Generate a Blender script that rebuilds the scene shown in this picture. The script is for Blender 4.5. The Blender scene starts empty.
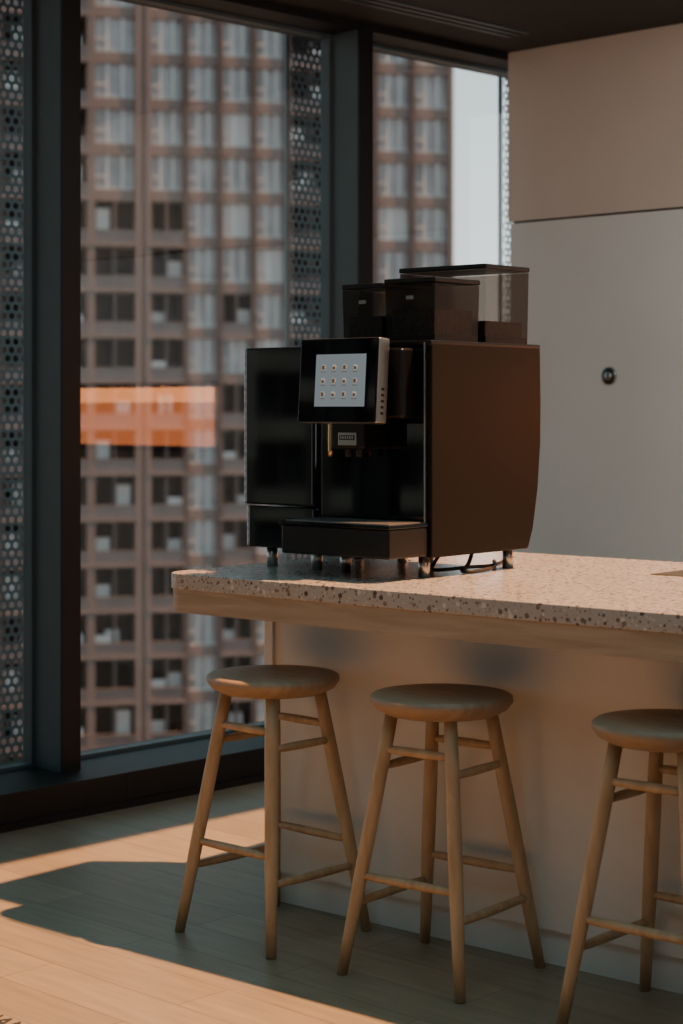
import bpy, math, random
from mathutils import Vector, Matrix
random.seed(7)
scene = bpy.context.scene

# ---------------------------------------------------------------- materials
def new_mat(name):
    m = bpy.data.materials.new(name); m.use_nodes = True
    nt = m.node_tree
    return m, nt, nt.nodes["Principled BSDF"]

def pmat(name, col, rough=0.5, metal=0.0, var=0.06, nscale=8.0, bump=0.0, coat=0.0, spec=0.5, bscale=None):
    m, nt, p = new_mat(name)
    p.inputs["Roughness"].default_value = rough
    p.inputs["Metallic"].default_value = metal
    p.inputs["Coat Weight"].default_value = coat
    p.inputs["Specular IOR Level"].default_value = spec
    tc = nt.nodes.new("ShaderNodeTexCoord")
    n = nt.nodes.new("ShaderNodeTexNoise"); n.inputs["Scale"].default_value = nscale
    n.inputs["Detail"].default_value = 4
    nt.links.new(tc.outputs["Object"], n.inputs["Vector"])
    r = nt.nodes.new("ShaderNodeValToRGB")
    r.color_ramp.elements[0].position = 0.3; r.color_ramp.elements[1].position = 0.7
    r.color_ramp.elements[0].color = (*[c*(1-var) for c in col], 1)
    r.color_ramp.elements[1].color = (*[min(1, c*(1+var)) for c in col], 1)
    nt.links.new(n.outputs["Fac"], r.inputs["Fac"])
    nt.links.new(r.outputs["Color"], p.inputs["Base Color"])
    if bump > 0:
        n2 = nt.nodes.new("ShaderNodeTexNoise"); n2.inputs["Scale"].default_value = bscale or nscale*6
        nt.links.new(tc.outputs["Object"], n2.inputs["Vector"])
        b = nt.nodes.new("ShaderNodeBump"); b.inputs["Strength"].default_value = bump
        b.inputs["Distance"].default_value = 0.01
        nt.links.new(n2.outputs["Fac"], b.inputs["Height"])
        nt.links.new(b.outputs["Normal"], p.inputs["Normal"])
    return m

def wood_mat(name, c1, c2, scale=(1, 12, 12), rough=0.45, nsc=3.0):
    m, nt, p = new_mat(name)
    p.inputs["Roughness"].default_value = rough
    tc = nt.nodes.new("ShaderNodeTexCoord")
    mp = nt.nodes.new("ShaderNodeMapping"); mp.inputs["Scale"].default_value = scale
    n = nt.nodes.new("ShaderNodeTexNoise"); n.inputs["Scale"].default_value = nsc
    n.inputs["Detail"].default_value = 6; n.inputs["Distortion"].default_value = 0.6
    r = nt.nodes.new("ShaderNodeValToRGB")
    r.color_ramp.elements[0].position = 0.32; r.color_ramp.elements[1].position = 0.68
    r.color_ramp.elements[0].color = (*c1, 1); r.color_ramp.elements[1].color = (*c2, 1)
    nt.links.new(tc.outputs["Object"], mp.inputs["Vector"])
    nt.links.new(mp.outputs["Vector"], n.inputs["Vector"])
    nt.links.new(n.outputs["Fac"], r.inputs["Fac"])
    nt.links.new(r.outputs["Color"], p.inputs["Base Color"])
    b = nt.nodes.new("ShaderNodeBump"); b.inputs["Strength"].default_value = 0.12; b.inputs["Distance"].default_value = 0.004
    nt.links.new(n.outputs["Fac"], b.inputs["Height"]); nt.links.new(b.outputs["Normal"], p.inputs["Normal"])
    return m

def floor_mat():
    m, nt, p = new_mat("oak_plank_floor")
    p.inputs["Roughness"].default_value = 0.42
    tc = nt.nodes.new("ShaderNodeTexCoord")
    br = nt.nodes.new("ShaderNodeTexBrick")
    br.inputs["Scale"].default_value = 1.0
    br.inputs["Brick Width"].default_value = 0.95; br.inputs["Row Height"].default_value = 0.16
    br.inputs["Mortar Size"].default_value = 0.0022; br.inputs["Mortar Smooth"].default_value = 0.3
    br.inputs["Color1"].default_value = (0.33, 0.265, 0.18, 1)
    br.inputs["Color2"].default_value = (0.41, 0.335, 0.235, 1)
    br.inputs["Mortar"].default_value = (0.22, 0.165, 0.11, 1)
    mp = nt.nodes.new("ShaderNodeMapping"); mp.inputs["Scale"].default_value = (1.5, 14, 1)
    n = nt.nodes.new("ShaderNodeTexNoise"); n.inputs["Scale"].default_value = 3; n.inputs["Detail"].default_value = 6
    nt.links.new(tc.outputs["Object"], br.inputs["Vector"])
    nt.links.new(tc.outputs["Object"], mp.inputs["Vector"]); nt.links.new(mp.outputs["Vector"], n.inputs["Vector"])
    mx = nt.nodes.new("ShaderNodeMixRGB"); mx.blend_type = 'MULTIPLY'; mx.inputs["Fac"].default_value = 0.5
    nt.links.new(br.outputs["Color"], mx.inputs["Color1"]); nt.links.new(n.outputs["Fac"], mx.inputs["Color2"])
    nt.links.new(mx.outputs["Color"], p.inputs["Base Color"])
    return m

def terrazzo_mat():
    m, nt, p = new_mat("terrazzo")
    p.inputs["Roughness"].default_value = 0.24
    tc = nt.nodes.new("ShaderNodeTexCoord")
    base = (0.42, 0.39, 0.36, 1)
    last = None
    def layer(scale, thr, cols, prev):
        v = nt.nodes.new("ShaderNodeTexVoronoi"); v.inputs["Scale"].default_value = scale
        v.inputs["Randomness"].default_value = 1.0
        nt.links.new(tc.outputs["Object"], v.inputs["Vector"])
        lt = nt.nodes.new("ShaderNodeMath"); lt.operation = 'LESS_THAN'
        nt.links.new(v.outputs["Distance"], lt.inputs[0]); lt.inputs[1].default_value = thr
        sp = nt.nodes.new("ShaderNodeSeparateColor"); nt.links.new(v.outputs["Color"], sp.inputs["Color"])
        cr = nt.nodes.new("ShaderNodeValToRGB"); cr.color_ramp.interpolation = 'CONSTANT'
        cr.color_ramp.elements[0].position = 0; cr.color_ramp.elements[0].color = (*cols[0], 1)
        cr.color_ramp.elements[1].position = 1/len(cols); cr.color_ramp.elements[1].color = (*cols[1], 1)
        for i in range(2, len(cols)):
            e = cr.color_ramp.elements.new(i/len(cols)); e.color = (*cols[i], 1)
        nt.links.new(sp.outputs["Red"], cr.inputs["Fac"])
        keep = nt.nodes.new("ShaderNodeMath"); keep.operation = 'LESS_THAN'
        nt.links.new(sp.outputs["Green"], keep.inputs[0]); keep.inputs[1].default_value = 0.75
        mu = nt.nodes.new("ShaderNodeMath"); mu.operation = 'MULTIPLY'
        nt.links.new(lt.outputs[0], mu.inputs[0]); nt.links.new(keep.outputs[0], mu.inputs[1])
        mx = nt.nodes.new("ShaderNodeMixRGB")
        nt.links.new(mu.outputs[0], mx.inputs["Fac"])
        if prev is None: mx.inputs["Color1"].default_value = base
        else: nt.links.new(prev, mx.inputs["Color1"])
        nt.links.new(cr.outputs["Color"], mx.inputs["Color2"])
        return mx.outputs["Color"]
    last = layer(110, 0.36, [(0.32,0.27,0.23),(0.55,0.52,0.47),(0.18,0.14,0.11),(0.40,0.32,0.27)], last)
    last = layer(52, 0.34, [(0.10,0.075,0.06),(0.60,0.57,0.52),(0.26,0.17,0.12),(0.17,0.14,0.12)], last)
    nt.links.new(last, p.inputs["Base Color"])
    return m

def emis_mat(name, col, s):
    m = bpy.data.materials.new(name); m.use_nodes = True; nt = m.node_tree
    nt.nodes.clear()
    o = nt.nodes.new("ShaderNodeOutputMaterial"); e = nt.nodes.new("ShaderNodeEmission")
    e.inputs["Color"].default_value = (*col, 1); e.inputs["Strength"].default_value = s
    nt.links.new(e.outputs[0], o.inputs["Surface"])
    return m

def glass_mat(name, ior=1.9, tint=(0.92, 0.93, 0.93)):
    m = bpy.data.materials.new(name); m.use_nodes = True; nt = m.node_tree
    nt.nodes.clear()
    o = nt.nodes.new("ShaderNodeOutputMaterial")
    t = nt.nodes.new("ShaderNodeBsdfTransparent"); t.inputs["Color"].default_value = (*tint, 1)
    g = nt.nodes.new("ShaderNodeBsdfGlossy"); g.inputs["Roughness"].default_value = 0.01
    f = nt.nodes.new("ShaderNodeFresnel"); f.inputs["IOR"].default_value = ior
    mx = nt.nodes.new("ShaderNodeMixShader")
    nt.links.new(f.outputs[0], mx.inputs[0]); nt.links.new(t.outputs[0], mx.inputs[1]); nt.links.new(g.outputs[0], mx.inputs[2])
    nt.links.new(mx.outputs[0], o.inputs["Surface"])
    return m

def smoked_mat(name):
    m = bpy.data.materials.new(name); m.use_nodes = True; nt = m.node_tree
    p = nt.nodes["Principled BSDF"]; o = nt.nodes["Material Output"]
    p.inputs["Base Color"].default_value = (0.03, 0.026, 0.023, 1); p.inputs["Roughness"].default_value = 0.12
    t = nt.nodes.new("ShaderNodeBsdfTransparent"); t.inputs["Color"].default_value = (0.60, 0.53, 0.48, 1)
    mx = nt.nodes.new("ShaderNodeMixShader"); mx.inputs[0].default_value = 0.40
    nt.links.new(t.outputs[0], mx.inputs[1]); nt.links.new(p.outputs[0], mx.inputs[2])
    nt.links.new(mx.outputs[0], o.inputs["Surface"])
    return m

M = {}
M['floor'] = floor_mat()
M['terrazzo'] = terrazzo_mat()
M['oak'] = wood_mat("oak_edge", (0.31,0.23,0.155), (0.43,0.33,0.235), scale=(1.2, 14, 14))
M['stool'] = wood_mat("stool_ash", (0.38,0.255,0.14), (0.51,0.365,0.22), scale=(6, 6, 1.2), rough=0.5, nsc=5)
M['seat'] = wood_mat("stool_seat_ash", (0.29,0.20,0.13), (0.39,0.285,0.19), scale=(2, 16, 4), rough=0.5, nsc=4)
M['white'] = pmat("white_laminate", (0.74,0.735,0.70), 0.5, var=0.02)
M['wallpanel'] = pmat("greige_panel", (0.68,0.68,0.665), 0.55, var=0.03, nscale=2)
M['wallupper'] = pmat("warm_panel", (0.60,0.51,0.44), 0.5, var=0.04, nscale=2)
M['plaster'] = pmat("plaster", (0.20,0.20,0.195), 0.8, var=0.03)
M['ceil'] = pmat("dark_ceiling", (0.018,0.018,0.018), 0.7)
M['frame'] = pmat("anodised_frame", (0.058,0.084,0.096), 0.42, metal=0.1)
M['framedark'] = pmat("black_frame", (0.007,0.008,0.009), 0.5, spec=0.3)
M['gap'] = pmat("shadow_gap", (0.02,0.018,0.016), 0.8)
M['glass'] = glass_mat("window_glass")
M['mesh'] = pmat("perforated_metal", (0.14,0.19,0.21), 0.5, metal=0.2)
M['blackgloss'] = pmat("black_gloss", (0.004,0.004,0.005), 0.04, coat=0.2)
M['black'] = pmat("black_satin", (0.006,0.006,0.006), 0.30, spec=0.4)
M['side'] = pmat("black_side_panel", (0.0065,0.0055,0.0048), 0.44, spec=0.14)
M['rubber'] = pmat("black_rubber", (0.012,0.012,0.012), 0.6)
M['steel'] = pmat("brushed_steel", (0.50,0.48,0.45), 0.3, metal=1.0)
M['grille'] = pmat("tray_grille_metal", (0.30,0.30,0.29), 0.35, metal=0.7)
M['brass'] = pmat("brass", (0.65,0.42,0.2), 0.25, metal=1.0)
M['smoked'] = smoked_mat("smoked_plastic")
M['beans'] = pmat("coffee_beans", (0.03,0.016,0.010), 0.4, var=0.5, nscale=60, bump=1.0, bscale=80)
M['display'] = emis_mat("display_on", (0.52,0.60,0.63), 0.34)
M['icon'] = emis_mat("display_icon", (0.80,0.74,0.62), 0.48)
M['icon2'] = emis_mat("display_icon_coffee", (0.35,0.16,0.07), 0.35)
M['fac'] = pmat("facade_render", (0.15,0.11,0.103), 0.85, var=0.08, nscale=0.3)
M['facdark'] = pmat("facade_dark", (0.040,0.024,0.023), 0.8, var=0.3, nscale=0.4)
M['facwin'] = pmat("facade_window", (0.28,0.265,0.28), 0.4, var=0.3, nscale=0.5)  # pale pane colour stands in for reflected sky
M['facframe'] = pmat("facade_white", (0.50,0.475,0.48), 0.7)
M['facbalu'] = pmat("facade_balustrade", (0.085,0.062,0.064), 0.3, var=0.2, nscale=0.6)
M['t_fac'] = pmat("tower_cladding", (0.06,0.10,0.115), 0.6, var=0.08, nscale=0.3)  # colours of the added tower, kept dark for the machine's reflections
M['t_dark'] = pmat("tower_glass_dark", (0.02,0.035,0.042), 0.5, var=0.2, nscale=0.4)
M['t_win'] = pmat("tower_glass", (0.12,0.20,0.22), 0.4, var=0.3, nscale=0.5)
M['ground'] = pmat("city_ground", (0.08,0.085,0.09), 0.9)
M['led'] = emis_mat("warm_led_strip", (1.0, 0.34, 0.12), 11.0)  # emission for the added orange glow on the north wall, no real lamp
M['led2'] = emis_mat("warm_led_back", (1.0, 0.26, 0.08), 5.0)
M['ink'] = pmat("floor_ink", (0.03,0.03,0.03), 0.6)

# ---------------------------------------------------------------- mesh helpers
def link(o, parent=None):
    scene.collection.objects.link(o)
    if parent: o.parent = parent
    return o

def empty(name, loc=(0,0,0), rotz=0):
    e = bpy.data.objects.new(name, None); e.empty_display_size = 0.1
    e.location = loc; e.rotation_euler = (0,0,rotz)
    return link(e)

def mesh_obj(name, verts, faces, mats, parent=None, fmat=None, smooth=False):
    me = bpy.data.meshes.new(name); me.from_pydata(verts, [], faces)
    if not isinstance(mats, (list, tuple)): mats = [mats]
    for m in mats: me.materials.append(m)
    if fmat: me.polygons.foreach_set("material_index", fmat)
    if smooth: me.polygons.foreach_set("use_smooth", [True]*len(faces))
    me.update()
    return link(bpy.data.objects.new(name, me), parent)

BF = [(0,3,2,1),(4,5,6,7),(0,1,5,4),(1,2,6,5),(2,3,7,6),(3,0,4,7)]
def bverts(a, b):
    return [(a[0],a[1],a[2]),(b[0],a[1],a[2]),(b[0],b[1],a[2]),(a[0],b[1],a[2]),
            (a[0],a[1],b[2]),(b[0],a[1],b[2]),(b[0],b[1],b[2]),(a[0],b[1],b[2])]
def bevel(o, w, seg=3):
    md = o.modifiers.new("bevel", 'BEVEL'); md.width = w; md.segments = seg; md.limit_method = 'ANGLE'
    md.angle_limit = math.radians(40)
    o.data.polygons.foreach_set("use_smooth", [True]*len(o.data.polygons))
    wn = o.modifiers.new("wn", 'WEIGHTED_NORMAL'); wn.keep_sharp = True
def box(name, a, b, mat, parent=None, bev=0, seg=3):
    o = mesh_obj(name, bverts(a,b), BF, mat, parent)
    if bev: bevel(o, bev, seg)
    return o
class Multi:
    def __init__(s): s.v=[]; s.f=[]; s.m=[]
    def box(s, a, b, mi=0):
        n=len(s.v); s.v += bverts(a,b); s.f += [tuple(i+n for i in f) for f in BF]; s.m += [mi]*6
    def make(s, name, mats, parent=None): return mesh_obj(name, s.v, s.f, mats, parent, s.m)

def prism(name, pts, axis, lo, hi, mat, parent=None, bev=0, seg=3):
    n=len(pts); v=[]
    for t in (lo,hi):
        for p in pts: v.append((p[0],p[1],t) if axis=='z' else (t,p[0],p[1]))
    f=[tuple(range(n-1,-1,-1)), tuple(range(n,2*n))]
    for i in range(n): f.append((i,(i+1)%n,n+(i+1)%n,n+i))
    o=mesh_obj(name,v,f,mat,parent)
    if bev: bevel(o,bev,seg)
    return o

def lathe(name, prof, mat, parent=None, loc=(0,0,0), seg=48):
    v=[];f=[];k=len(prof)
    for i in range(seg):
        a=2*math.pi*i/seg
        for r,z in prof: v.append((r*math.cos(a),r*math.sin(a),z))
    for i in range(seg):
        j=(i+1)%seg
        for q in range(k-1):
            f.append((i*k+q,j*k+q,j*k+q+1,i*k+q+1))
    f.append(tuple(i*k for i in range(seg-1,-1,-1)))
    f.append(tuple(i*k+k-1 for i in range(seg)))
    o=mesh_obj(name,v,f,mat,parent,smooth=True); o.location=loc
    return o

def rod(name, p0, p1, r0, r1, mat, parent=None, seg=16, rings=6, belly=0.0):
    p0=Vector(p0);p1=Vector(p1);d=(p1-p0);L=d.length;q=d.to_track_quat('Z','Y')
    v=[];f=[]
    for k in range(rings+1):
        t=k/rings; r=r0+(r1-r0)*t+belly*math.sin(math.pi*t)
        for i in range(seg):
            a=2*math.pi*i/seg
            v.append(tuple(p0+q@Vector((r*math.cos(a),r*math.sin(a),L*t))))
    for k in range(rings):
        for i in range(seg):
            j=(i+1)%seg
            f.append((k*seg+i,k*seg+j,(k+1)*seg+j,(k+1)*seg+i))
    f.append(tuple(range(seg-1,-1,-1))); f.append(tuple(rings*seg+i for i in range(seg)))
    return mesh_obj(name,v,f,mat,parent,smooth=True)

def tube(name, pts, r, mat, parent=None):
    c=bpy.data.curves.new(name,'CURVE'); c.dimensions='3D'; c.bevel_depth=r; c.bevel_resolution=4
    s=c.splines.new('NURBS'); s.points.add(len(pts)-1)
    for i,p in enumerate(pts): s.points[i].co=(*p,1)
    s.use_endpoint_u=True; s.order_u=3
    c.materials.append(mat)
    return link(bpy.data.objects.new(name,c),parent)

# ---------------------------------------------------------------- room
XG=-5.44; XF=-5.25; YR=6.49; ZC=2.98
ZB=0.122; ZT=2.945
box("floor", (-5.6,-3.2,-0.12), (2.2,7.8,0), M['floor'])
c=Multi()
OX0,OX1,OY0,OY1=-3.60,-0.9,0.4,6.1  # roof opening added out of view so the sun can reach floor and counter
c.box((-5.6,-3.2,ZC),(OX0,7.8,ZC+0.25)); c.box((OX1,-3.2,ZC),(2.2,7.8,ZC+0.25))
c.box((OX0,-3.2,ZC),(OX1,OY0,ZC+0.25)); c.box((OX0,OY1,ZC),(OX1,7.8,ZC+0.25))
c.box((-6.3,-3.2,3.42),(-5.4,7.8,3.55))  # unseen slab added to keep the sun off the screen tops
c.make("ceiling",[M['ceil']])
v=Multi()
for i in range(3): v.box((-5.02+i*0.05,3.6,ZC-0.006),(-4.995+i*0.05,6.2,ZC+0.001),0)
v.make("trim_1",[M['frame']])
w=Multi()
w.box((-5.237,YR+0.02,0),(2.0,YR+0.2,ZC),2)
w.box((-5.237,YR,0.0),(2.0,YR+0.021,2.218),0)
w.box((-5.25,YR,2.228),(2.0,YR+0.021,ZC),1)
w.make("wall_north",[M['wallpanel'],M['wallupper'],M['gap']])
box("wall_east",(2.0,-3.0,0),(2.2,7.7,ZC),M['plaster'])
ws=Multi()
ws.box((-5.6,-3.2,0),(2.2,-3.0,1.0)); ws.box((-5.6,-3.2,2.1),(2.2,-3.0,ZC))
ws.box((-5.6,-3.2,1.0),(-1.5,-3.0,2.1)); ws.box((0.2,-3.2,1.0),(2.2,-3.0,2.1))
ws.make("wall_south",[M['plaster']])
lk=empty("wall_lock",(-4.70,YR,1.536))
def disc(name,r,y0,y1,mat,par,rr=None):
    o=rod(name,(0,y0,0),(0,y1,0),r,rr or r,mat,par,seg=32,rings=1); return o
disc("ring",0.038,0.0,-0.006,M['grille'],lk); disc("core",0.033,-0.006,-0.008,M['rubber'],lk)
disc("cylinder",0.018,-0.008,-0.012,M['grille'],lk)
box("keyway",(-0.002,-0.0135,-0.010),(0.002,-0.0119,0.010),M['rubber'],lk)

s=Multi(); s.box((XG-0.1,-3.0,0),(-5.10,7.7,ZB)); s.box((-5.10,-3.0,0.0),(-5.085,7.7,0.025))
for yy in (1.2,2.7,4.19,5.7): s.box((-5.101,yy,0.025),(-5.098,yy+0.004,ZB),1)
s.make("trim_2",[M['framedark'],M['gap']])
box("trim_3",(XG-0.1,-3.0,ZT),(XF,7.7,ZC),M['framedark'])
mull=[-1.99,-0.48,1.03,2.54,4.06,5.57,7.08]
for i in range(len(mull)+1):
    y0=-3.0 if i==0 else mull[i-1]+0.04
    y1=7.7 if i==len(mull) else mull[i]-0.04
    e=empty("window_%d"%(i+1),(XG,(y0+y1)/2,0))
    h=(y1-y0)/2
    mesh_obj("glass",[(0,-h,ZB),(0,h,ZB),(0,h,ZT),(0,-h,ZT)],[(0,1,2,3)],M['glass'],e)
    m=Multi(); t=0.014
    m.box((-0.02,-h,ZB),(0.03,-h+t,ZT)); m.box((-0.02,h-t,ZB),(0.03,h,ZT))
    m.box((-0.02,-h+t,ZB),(0.03,h-t,ZB+t)); m.box((-0.02,-h+t,ZT-t),(0.03,h-t,ZT))
    m.make("frame",[M['frame']],e)
    if i<len(mull):
        box("mullion",(-0.02,h,ZB),(XF-XG-0.012,h+0.08,ZT),M['frame'],e)
        box("mullion_cap",(XF-XG-0.012,h,ZB),(XF-XG,h+0.08,ZT),M['framedark'],e)  # black facing puts the shade of the mullion's room side into colour

def hexscreen(name,x,y0,y1,z0,z1,p=0.037):
    v=[];f=[];R=p/math.sqrt(3);ri=R*0.62
    row=0;z=z0
    while z<z1:
        y=y0+(p/2 if row%2 else 0)
        while y<y1:
            n=len(v)
            for rad in (R,ri):
                for k in range(6):
                    a=math.radians(30+60*k); v.append((x,y+rad*math.cos(a),z+rad*math.sin(a)))
            for k in range(6):
                j=(k+1)%6; f.append((n+k,n+j,n+6+j,n+6+k))
            y+=p
        z+=R*1.5; row+=1
    return mesh_obj(name,v,f,M['mesh'])
XS=-5.8
for k,(a,b) in enumerate([(3.0,4.40),(5.69,6.12),(7.15,7.7)]):
    o=hexscreen("perforated_screen",XS,a,b,-0.4,3.40)
    fr=Multi()
    fr.box((XS-0.02,a-0.035,-0.4),(XS-0.005,a-0.018,3.41)); fr.box((XS-0.02,b+0.02,-0.4),(XS+0.02,b+0.05,3.41))
    fr.make("edge_rails",[M['mesh']],o)

nz=empty("wall_niche_light",(-2.7,YR,1.36))  # invented glowing panel out of view, makes the orange reflection in the glass
box("niche_glow",(-0.98,-0.012,-0.16),(1.1,0.0,0.07),M['led2'],nz)
box("niche_strip",(-0.98,-0.014,0.07),(1.1,0.0,0.15),M['led'],nz)
box("niche_shelf",(-1.0,-0.10,-0.19),(1.12,0.0,-0.16),M['framedark'],nz)
box("niche_hood",(-1.0,-0.03,0.15),(1.12,0.0,0.18),M['framedark'],nz)

# ---------------------------------------------------------------- counter
CO=(-3.896,3.368,0); CR=math.radians(3.7); HC=0.947
ct=empty("kitchen_counter",CO,CR)
def rounded(u0,u1,v0,v1,r,n=8,cs=(1,1,1,1)):
    pts=[]
    for (cx,cy,a0,fl) in ((u1-r,v1-r,0,cs[0]),(u0+r,v1-r,90,cs[1]),(u0+r,v0+r,180,cs[2]),(u1-r,v0+r,270,cs[3])):
        for k in range(n+1):
            a=math.radians(a0+90*k/n); pts.append((cx+r*math.cos(a),cy+r*math.sin(a)))
    return pts
UL=3.3
prism("terrazzo_top",rounded(-0.046,UL,-0.004,1.22,0.06),'z',HC-0.045,HC,M['terrazzo'],ct,bev=0.004,seg=2)
prism("oak_edge_band",rounded(-0.042,UL-0.004,0.0,1.216,0.058),'z',HC-0.107,HC-0.045,M['oak'],ct)
box("base_cabinet",(0.095,0.30,0.09),(UL-0.12,1.10,HC-0.107),M['white'],ct)
box("plinth",(0.105,0.315,0.0),(UL-0.13,1.09,0.09),M['white'],ct)
box("corner_trim",(0.065,0.29,0.0),(0.097,1.11,HC-0.107),M['white'],ct,bev=0.002)
box("service_inset",(1.02,0.80,HC-0.002),(1.42,1.02,HC+0.002),M['brass'],ct,bev=0.001)  # thin brass-coloured plate lying flush in the counter top

# ---------------------------------------------------------------- bar stools
def stool(x,y,rot,hgt=0.690):
    e=empty("bar_stool",(x,y,0),rot)
    H=hgt
    prof=[(0.001,H-0.056),(0.10,H-0.055),(0.140,H-0.048),(0.166,H-0.034),(0.1785,H-0.016),(0.1775,H-0.005),(0.169,H),(0.15,H-0.001),(0.09,H-0.006),(0.001,H-0.008)]
    lathe("seat",prof,M['seat'],e)
    ft=0.177; tp=0.088; zt=H-0.045
    def at(sx,sy,z):
        t=z/zt; k=ft+(tp-ft)*t; return Vector((sx*k,sy*k,z))
    i=1
    for sx in(-1,1):
        for sy in(-1,1):
            rod("leg_%d"%i,at(sx,sy,0),at(sx,sy,zt),0.0135,0.0165,M['stool'],e,belly=0.003); i+=1
    i=1
    for sy in(-1,1):
        for z in(0.244,0.555):
            rod("rung_%d"%i,at(-1,sy,z),at(1,sy,z),0.009,0.009,M['stool'],e,seg=12,belly=0.0025);i+=1
    for sx in(-1,1):
        for z in(0.176,0.512):
            rod("rung_%d"%i,at(sx,-1,z),at(sx,1,z),0.009,0.009,M['stool'],e,seg=12,belly=0.0025);i+=1
stool(-3.612,3.468,math.radians(0))
stool(-3.056,3.515,math.radians(6))
stool(-2.416,3.57,math.radians(3))

# ---------------------------------------------------------------- coffee machine
cm=empty("coffee_machine",CO,CR)
def side_prof(f,b):
    return [(f,1.003),(b-0.06,1.003),(b-0.035,1.06),(b-0.012,1.17),(b+0.002,1.30),(b+0.004,1.42),(b,1.574),(f,1.574)]
prism("side_panel",side_prof(0.302,0.81),'x',0.636,0.655,M['side'],cm,bev=0.005)
prism("main_body",side_prof(0.32,0.79),'x',0.268,0.634,M['black'],cm,bev=0.004)
box("body_lid",(0.262,0.30,1.566),(0.655,0.81,1.580),M['black'],cm,bev=0.004)
UF=-0.038
fp=rounded(UF,0.262,0.30,0.79,0.03)
prism("milk_fridge_body",fp,'z',1.125,1.572,M['blackgloss'],cm,bev=0.006)
prism("milk_fridge_base",rounded(UF+0.01,0.262,0.302,0.79,0.028),'z',1.003,1.121,M['blackgloss'],cm,bev=0.005)
box("front_door",(0.268,0.302,1.10),(0.632,0.322,1.562),M['blackgloss'],cm,bev=0.004)
box("front_lower",(0.268,0.300,1.006),(0.632,0.322,1.096),M['blackgloss'],cm,bev=0.004)
box("front_edge_trim",(0.633,0.297,1.006),(0.638,0.303,1.574),M['steel'],cm)
box("head_block",(0.30,0.245,1.372),(0.60,0.305,1.560),M['black'],cm,bev=0.01)
ts=bpy.data.objects.new("touchscreen_mount",None); link(ts,cm); ts.location=(0.432,0.205,1.472); ts.rotation_euler=(math.radians(-4),0,0)
box("touchscreen_housing",(-0.137,-0.022,-0.114),(0.137,0.024,0.114),M['steel'],ts,bev=0.006)
box("touchscreen_glass",(-0.135,-0.026,-0.112),(0.135,-0.018,0.112),M['blackgloss'],ts,bev=0.003)
box("display",(-0.076,-0.0275,-0.070),(0.098,-0.0262,0.070),M['display'],ts)
ic=Multi()
for a in range(4):
    for b in range(3):
        x=-0.048+a*0.037; z=0.036-b*0.036
        ic.box((x-0.006,-0.0282,z-0.008),(x+0.005,-0.0276,z+0.006)); ic.box((x+0.005,-0.0282,z-0.003),(x+0.008,-0.0276,z+0.003))
        ic.box((x-0.005,-0.0286,z-0.007),(x+0.004,-0.0283,z+(0.001 if (a+b)%2 else 0.004)),1); ic.box((x-0.009,-0.0282,z-0.014),(x+0.008,-0.0276,z-0.0125),1)
ic.make("display_icons",[M['icon'],M['icon2']],ts)
dt=Multi()
for k in range(5): dt.box((0.1371,-0.006,-0.09+k*0.016),(0.1378,0.006,-0.083+k*0.016))
dt.make("side_vents",[M['framedark']],ts)
box("outlet_head",(0.385,0.205,1.290),(0.50,0.305,1.374),M['black'],cm,bev=0.008)
box("outlet_badge",(0.415,0.202,1.300),(0.478,0.206,1.335),M['steel'],cm,bev=0.002)
bd=Multi(); bd.box((0.420,0.2012,1.3145),(0.473,0.2021,1.3275),0)
for k in range(6): bd.box((0.424+k*0.008,0.2006,1.317),(0.4285+k*0.008,0.2013,1.3255),1)
bd.make("badge_plate",[M['framedark'],M['steel']],cm)
for k,u in enumerate((0.425,0.462)): rod("outlet_spout_%d"%(k+1),(u,0.235,1.295),(u,0.235,1.268),0.010,0.008,M['rubber'],cm)
rod("hot_water_spout",(0.372,0.222,1.268),(0.372,0.222,1.372),0.007,0.007,M['brass'],cm)
box("drip_tray",(0.27,0.135,1.008),(0.645,0.302,1.086),M['black'],cm,bev=0.006)
box("drip_tray_rim",(0.268,0.131,1.086),(0.647,0.30,1.096),M['blackgloss'],cm,bev=0.002)
g=Multi()
for k in range(24): g.box((0.285+k*0.0146,0.148,1.096),(0.294+k*0.0146,0.292,1.0985))
g.box((0.28,0.142,1.0955),(0.64,0.148,1.0985)); g.box((0.28,0.292,1.0955),(0.64,0.298,1.0985))
g.make("drip_grille",[M['grille']],cm)
k=1
for u in(0.055,0.225,0.33,0.605):
    for vv in(0.335,0.72):
        rod("foot_%d"%k,(u,vv,HC),(u,vv,1.006),0.016,0.016,M['steel'],cm,rings=1);k+=1
tube("hose_1",[(0.50,0.70,1.01),(0.56,0.60,0.958),(0.60,0.50,0.956),(0.66,0.46,0.955),(0.64,0.60,0.956),(0.56,0.72,0.958),(0.50,0.80,0.956)],0.006,M['rubber'],cm)
tube("hose_2",[(0.46,0.62,1.01),(0.50,0.50,0.958),(0.57,0.42,0.957),(0.63,0.52,0.966),(0.60,0.66,0.957),(0.52,0.82,0.956)],0.005,M['rubber'],cm)
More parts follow.
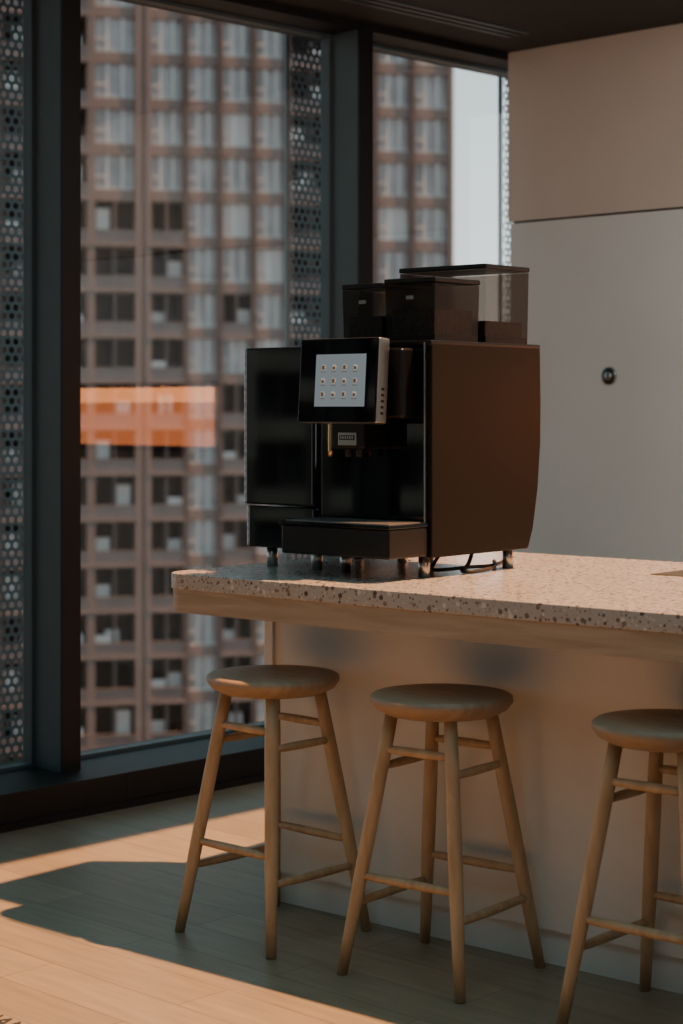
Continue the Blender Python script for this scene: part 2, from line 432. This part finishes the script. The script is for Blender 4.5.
def hopper(name,u0,u1,v0,v1,z0,z1,fill):
    t=0.003
    def fr(a,z):
        return [(u0+a,v0+a,z),(u1-a,v0+a,z),(u1-a,v1-a,z),(u0+a,v1-a,z)]
    vv=fr(t,z0)+fr(0,z1-0.016)
    mesh_obj(name,vv,[(0,3,2,1),(0,1,5,4),(1,2,6,5),(2,3,7,6),(3,0,4,7)],M['smoked'],cm)
    box(name+"_lid",(u0-0.003,v0-0.003,z1-0.014),(u1+0.003,v1+0.003,z1),M['black'],cm,bev=0.004)
    box(name+"_beans",(u0+0.014,v0+0.014,z0+0.001),(u1-0.014,v1-0.014,z0+(z1-z0)*fill),M['beans'],cm)
    box(name+"_collar",(u0+0.003,v0+0.003,z0-0.001),(u1-0.003,v1-0.003,z0+0.018),M['black'],cm,bev=0.002)
    box(name+"_label",((u0+u1)/2-0.012,v0-0.0015,z0+(z1-z0)*0.66),((u0+u1)/2+0.012,v0+0.002,z0+(z1-z0)*0.72),M['grille'],cm)
hopper("powder_hopper",0.280,0.425,0.38,0.53,1.581,1.745,0.45)
hopper("bean_hopper",0.450,0.622,0.36,0.56,1.581,1.752,0.50)
hopper("large_bean_hopper",0.325,0.628,0.582,0.79,1.581,1.800,0.28)

tcu=bpy.data.curves.new("floor_lettering",'FONT'); tcu.body="HANS"; tcu.size=0.075; tcu.extrude=0.0006
tcu.materials.append(M['ink'])
to=bpy.data.objects.new("floor_lettering",tcu); to.location=(-3.60,2.50,0.0012); link(to)

# ---------------------------------------------------------------- exterior
gp=mesh_obj("city_ground",[(-400,-300,-42),(100,-300,-42),(100,400,-42),(-400,400,-42)],[(0,1,2,3)],M['ground'])
bd=empty("apartment_building",(-81.7,94.85,0),math.radians(56.08))
F=Multi()  # 0 fac 1 dark 2 win 3 white 4 balustrade
sc=15.2
bays=[(-120,-80,'W'),(-80,-40,'B'),(-40,0,'W'),(0,40,'B'),(40,86,'B'),(88,133,'T'),(133,143,'P'),(143,180,'T'),(180,214,'W'),(214,248,'M'),(248,282,'W'),(282,330,'B'),(330,372,'W'),(372,410,'W'),(410,450,'W')]
FH=2.95; z0=-41.3; nfl=28
W0=(bays[0][0]-450)/sc
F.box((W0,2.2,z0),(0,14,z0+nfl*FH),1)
for (a,b,ty) in bays:
    x0=(a-450)/sc; x1=(b-450)/sc
    if ty=='P':
        F.box((x0,-0.1,z0),(x1,2.3,z0+nfl*FH),0); continue
    F.box((x0-0.18,-0.25,z0),(x0+0.18,2.3,z0+nfl*FH),0)
    F.box((x1-0.18,-0.25,z0),(x1+0.18,2.3,z0+nfl*FH),0)
    for k in range(nfl):
        z=z0+k*FH
        t=ty
        if t=='T': t='W' if z>13.0 else 'B'
        if t=='M': t='W' if (z>7 or (k%5==0)) else 'B'
        if t=='W':
            F.box((x0,0,z),(x1,1.2,z+0.75),0)
            F.box((x0,0.35,z+0.75),(x1,0.6,z+FH),2 if random.random()<0.85 else 3)
            n=3
            for q in range(n+1):
                xx=x0+(x1-x0)*q/n
                F.box((xx-0.07,0.1,z+0.75),(xx+0.07,0.4,z+FH),3)
            F.box((x0,0.1,z+1.55),(x0+(x1-x0)/n,0.4,z+1.65),3)
            F.box((x0,0.05,z+0.72),(x1,0.4,z+0.82),3)
        else:
            F.box((x0,-0.3,z),(x1,2.3,z+0.22),0)
            F.box((x0,-0.2,z+0.22),(x1,-0.15,z+1.0),4)
            F.box((x0,-0.25,z+1.0),(x1,-0.1,z+1.06),0)
            F.box(((x0+x1)/2-0.05,0.0,z+0.22),((x0+x1)/2+0.05,2.2,z+FH),0)
            if random.random()<0.55:
                s0=x0+(x1-x0)*random.choice([0.1,0.55,0.3]); F.box((s0,0.6,z+0.3),(s0+0.9,0.7,z+random.uniform(1.6,2.5)),3)
            if random.random()<0.30:
                s0=x0+(x1-x0)*random.choice([0.05,0.5]); F.box((s0,0.2,z+0.25),(s0+1.1,0.4,z+1.5),3)
F.box((W0,-0.3,z0+nfl*FH),(0.2,14,z0+nfl*FH+1),0)
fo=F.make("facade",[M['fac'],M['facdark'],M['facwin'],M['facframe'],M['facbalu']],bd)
b2=empty("office_tower",(-63,-35,0),math.radians(135))  # unseen tower added so the glossy machine front mirrors something dark
F.make("tower_facade",[M['t_fac'],M['t_dark'],M['t_win'],M['t_fac'],M['t_win']],b2)

# ---------------------------------------------------------------- light
wd=bpy.data.worlds.new("World"); scene.world=wd; wd.use_nodes=True
nt=wd.node_tree; bg=nt.nodes["Background"]
tc=nt.nodes.new("ShaderNodeTexCoord"); sp=nt.nodes.new("ShaderNodeSeparateXYZ"); cr=nt.nodes.new("ShaderNodeValToRGB")
cr.color_ramp.elements[0].position=0.0; cr.color_ramp.elements[0].color=(0.90,0.95,0.94,1)
cr.color_ramp.elements[1].position=0.40; cr.color_ramp.elements[1].color=(0.25,0.45,0.50,1)
nt.links.new(tc.outputs["Generated"],sp.inputs[0]); nt.links.new(sp.outputs["Z"],cr.inputs["Fac"]); nt.links.new(cr.outputs["Color"],bg.inputs["Color"])
bg.inputs["Strength"].default_value=1.8
sl=bpy.data.lights.new("sun",'SUN'); sl.energy=12.0; sl.color=(1.0,0.48,0.20); sl.angle=math.radians(1.0)
so=bpy.data.objects.new("sun",sl); link(so)
d=Vector((-0.38,-0.338,-1.0)); so.rotation_euler=d.to_track_quat('-Z','Y').to_euler(); so.location=(2,6,8)
al=bpy.data.lights.new("ceiling_light_panel",'AREA'); al.shape='RECTANGLE'; al.size=1.6; al.size_y=1.6; al.energy=15; al.color=(1.0,0.95,0.90)  # added fill light out of view, not an actual ceiling fixture
ao=bpy.data.objects.new("ceiling_light_panel",al); ao.location=(0.6,2.6,2.93); link(ao)
ao.rotation_euler=Vector((-0.75,0.35,-0.55)).to_track_quat('-Z','Y').to_euler()
wl=bpy.data.lights.new("wall_washer",'AREA'); wl.shape='RECTANGLE'; wl.size=2.6; wl.size_y=0.4; wl.energy=21; wl.color=(1.0,0.93,0.86)  # added area light out of view, brightens the north wall
wo=bpy.data.objects.new("wall_washer",wl); wo.location=(-2.0,4.6,2.9); link(wo)
wo.rotation_euler=Vector((-0.45,0.8,-0.5)).to_track_quat('-Z','Y').to_euler()

# ---------------------------------------------------------------- camera
cd=bpy.data.cameras.new("camera"); co=bpy.data.objects.new("camera",cd); link(co)
co.location=(0,0,1.40)
fw=Vector((-0.6955,0.7185,0)); co.rotation_euler=fw.to_track_quat('-Z','Y').to_euler()
cd.lens=1869/1024*36; cd.sensor_width=36; cd.sensor_fit='AUTO'
cd.shift_y=-(512-408)/1024; cd.clip_end=1000
cd.dof.use_dof=True; cd.dof.focus_distance=4.95; cd.dof.aperture_fstop=3.4
scene.camera=co
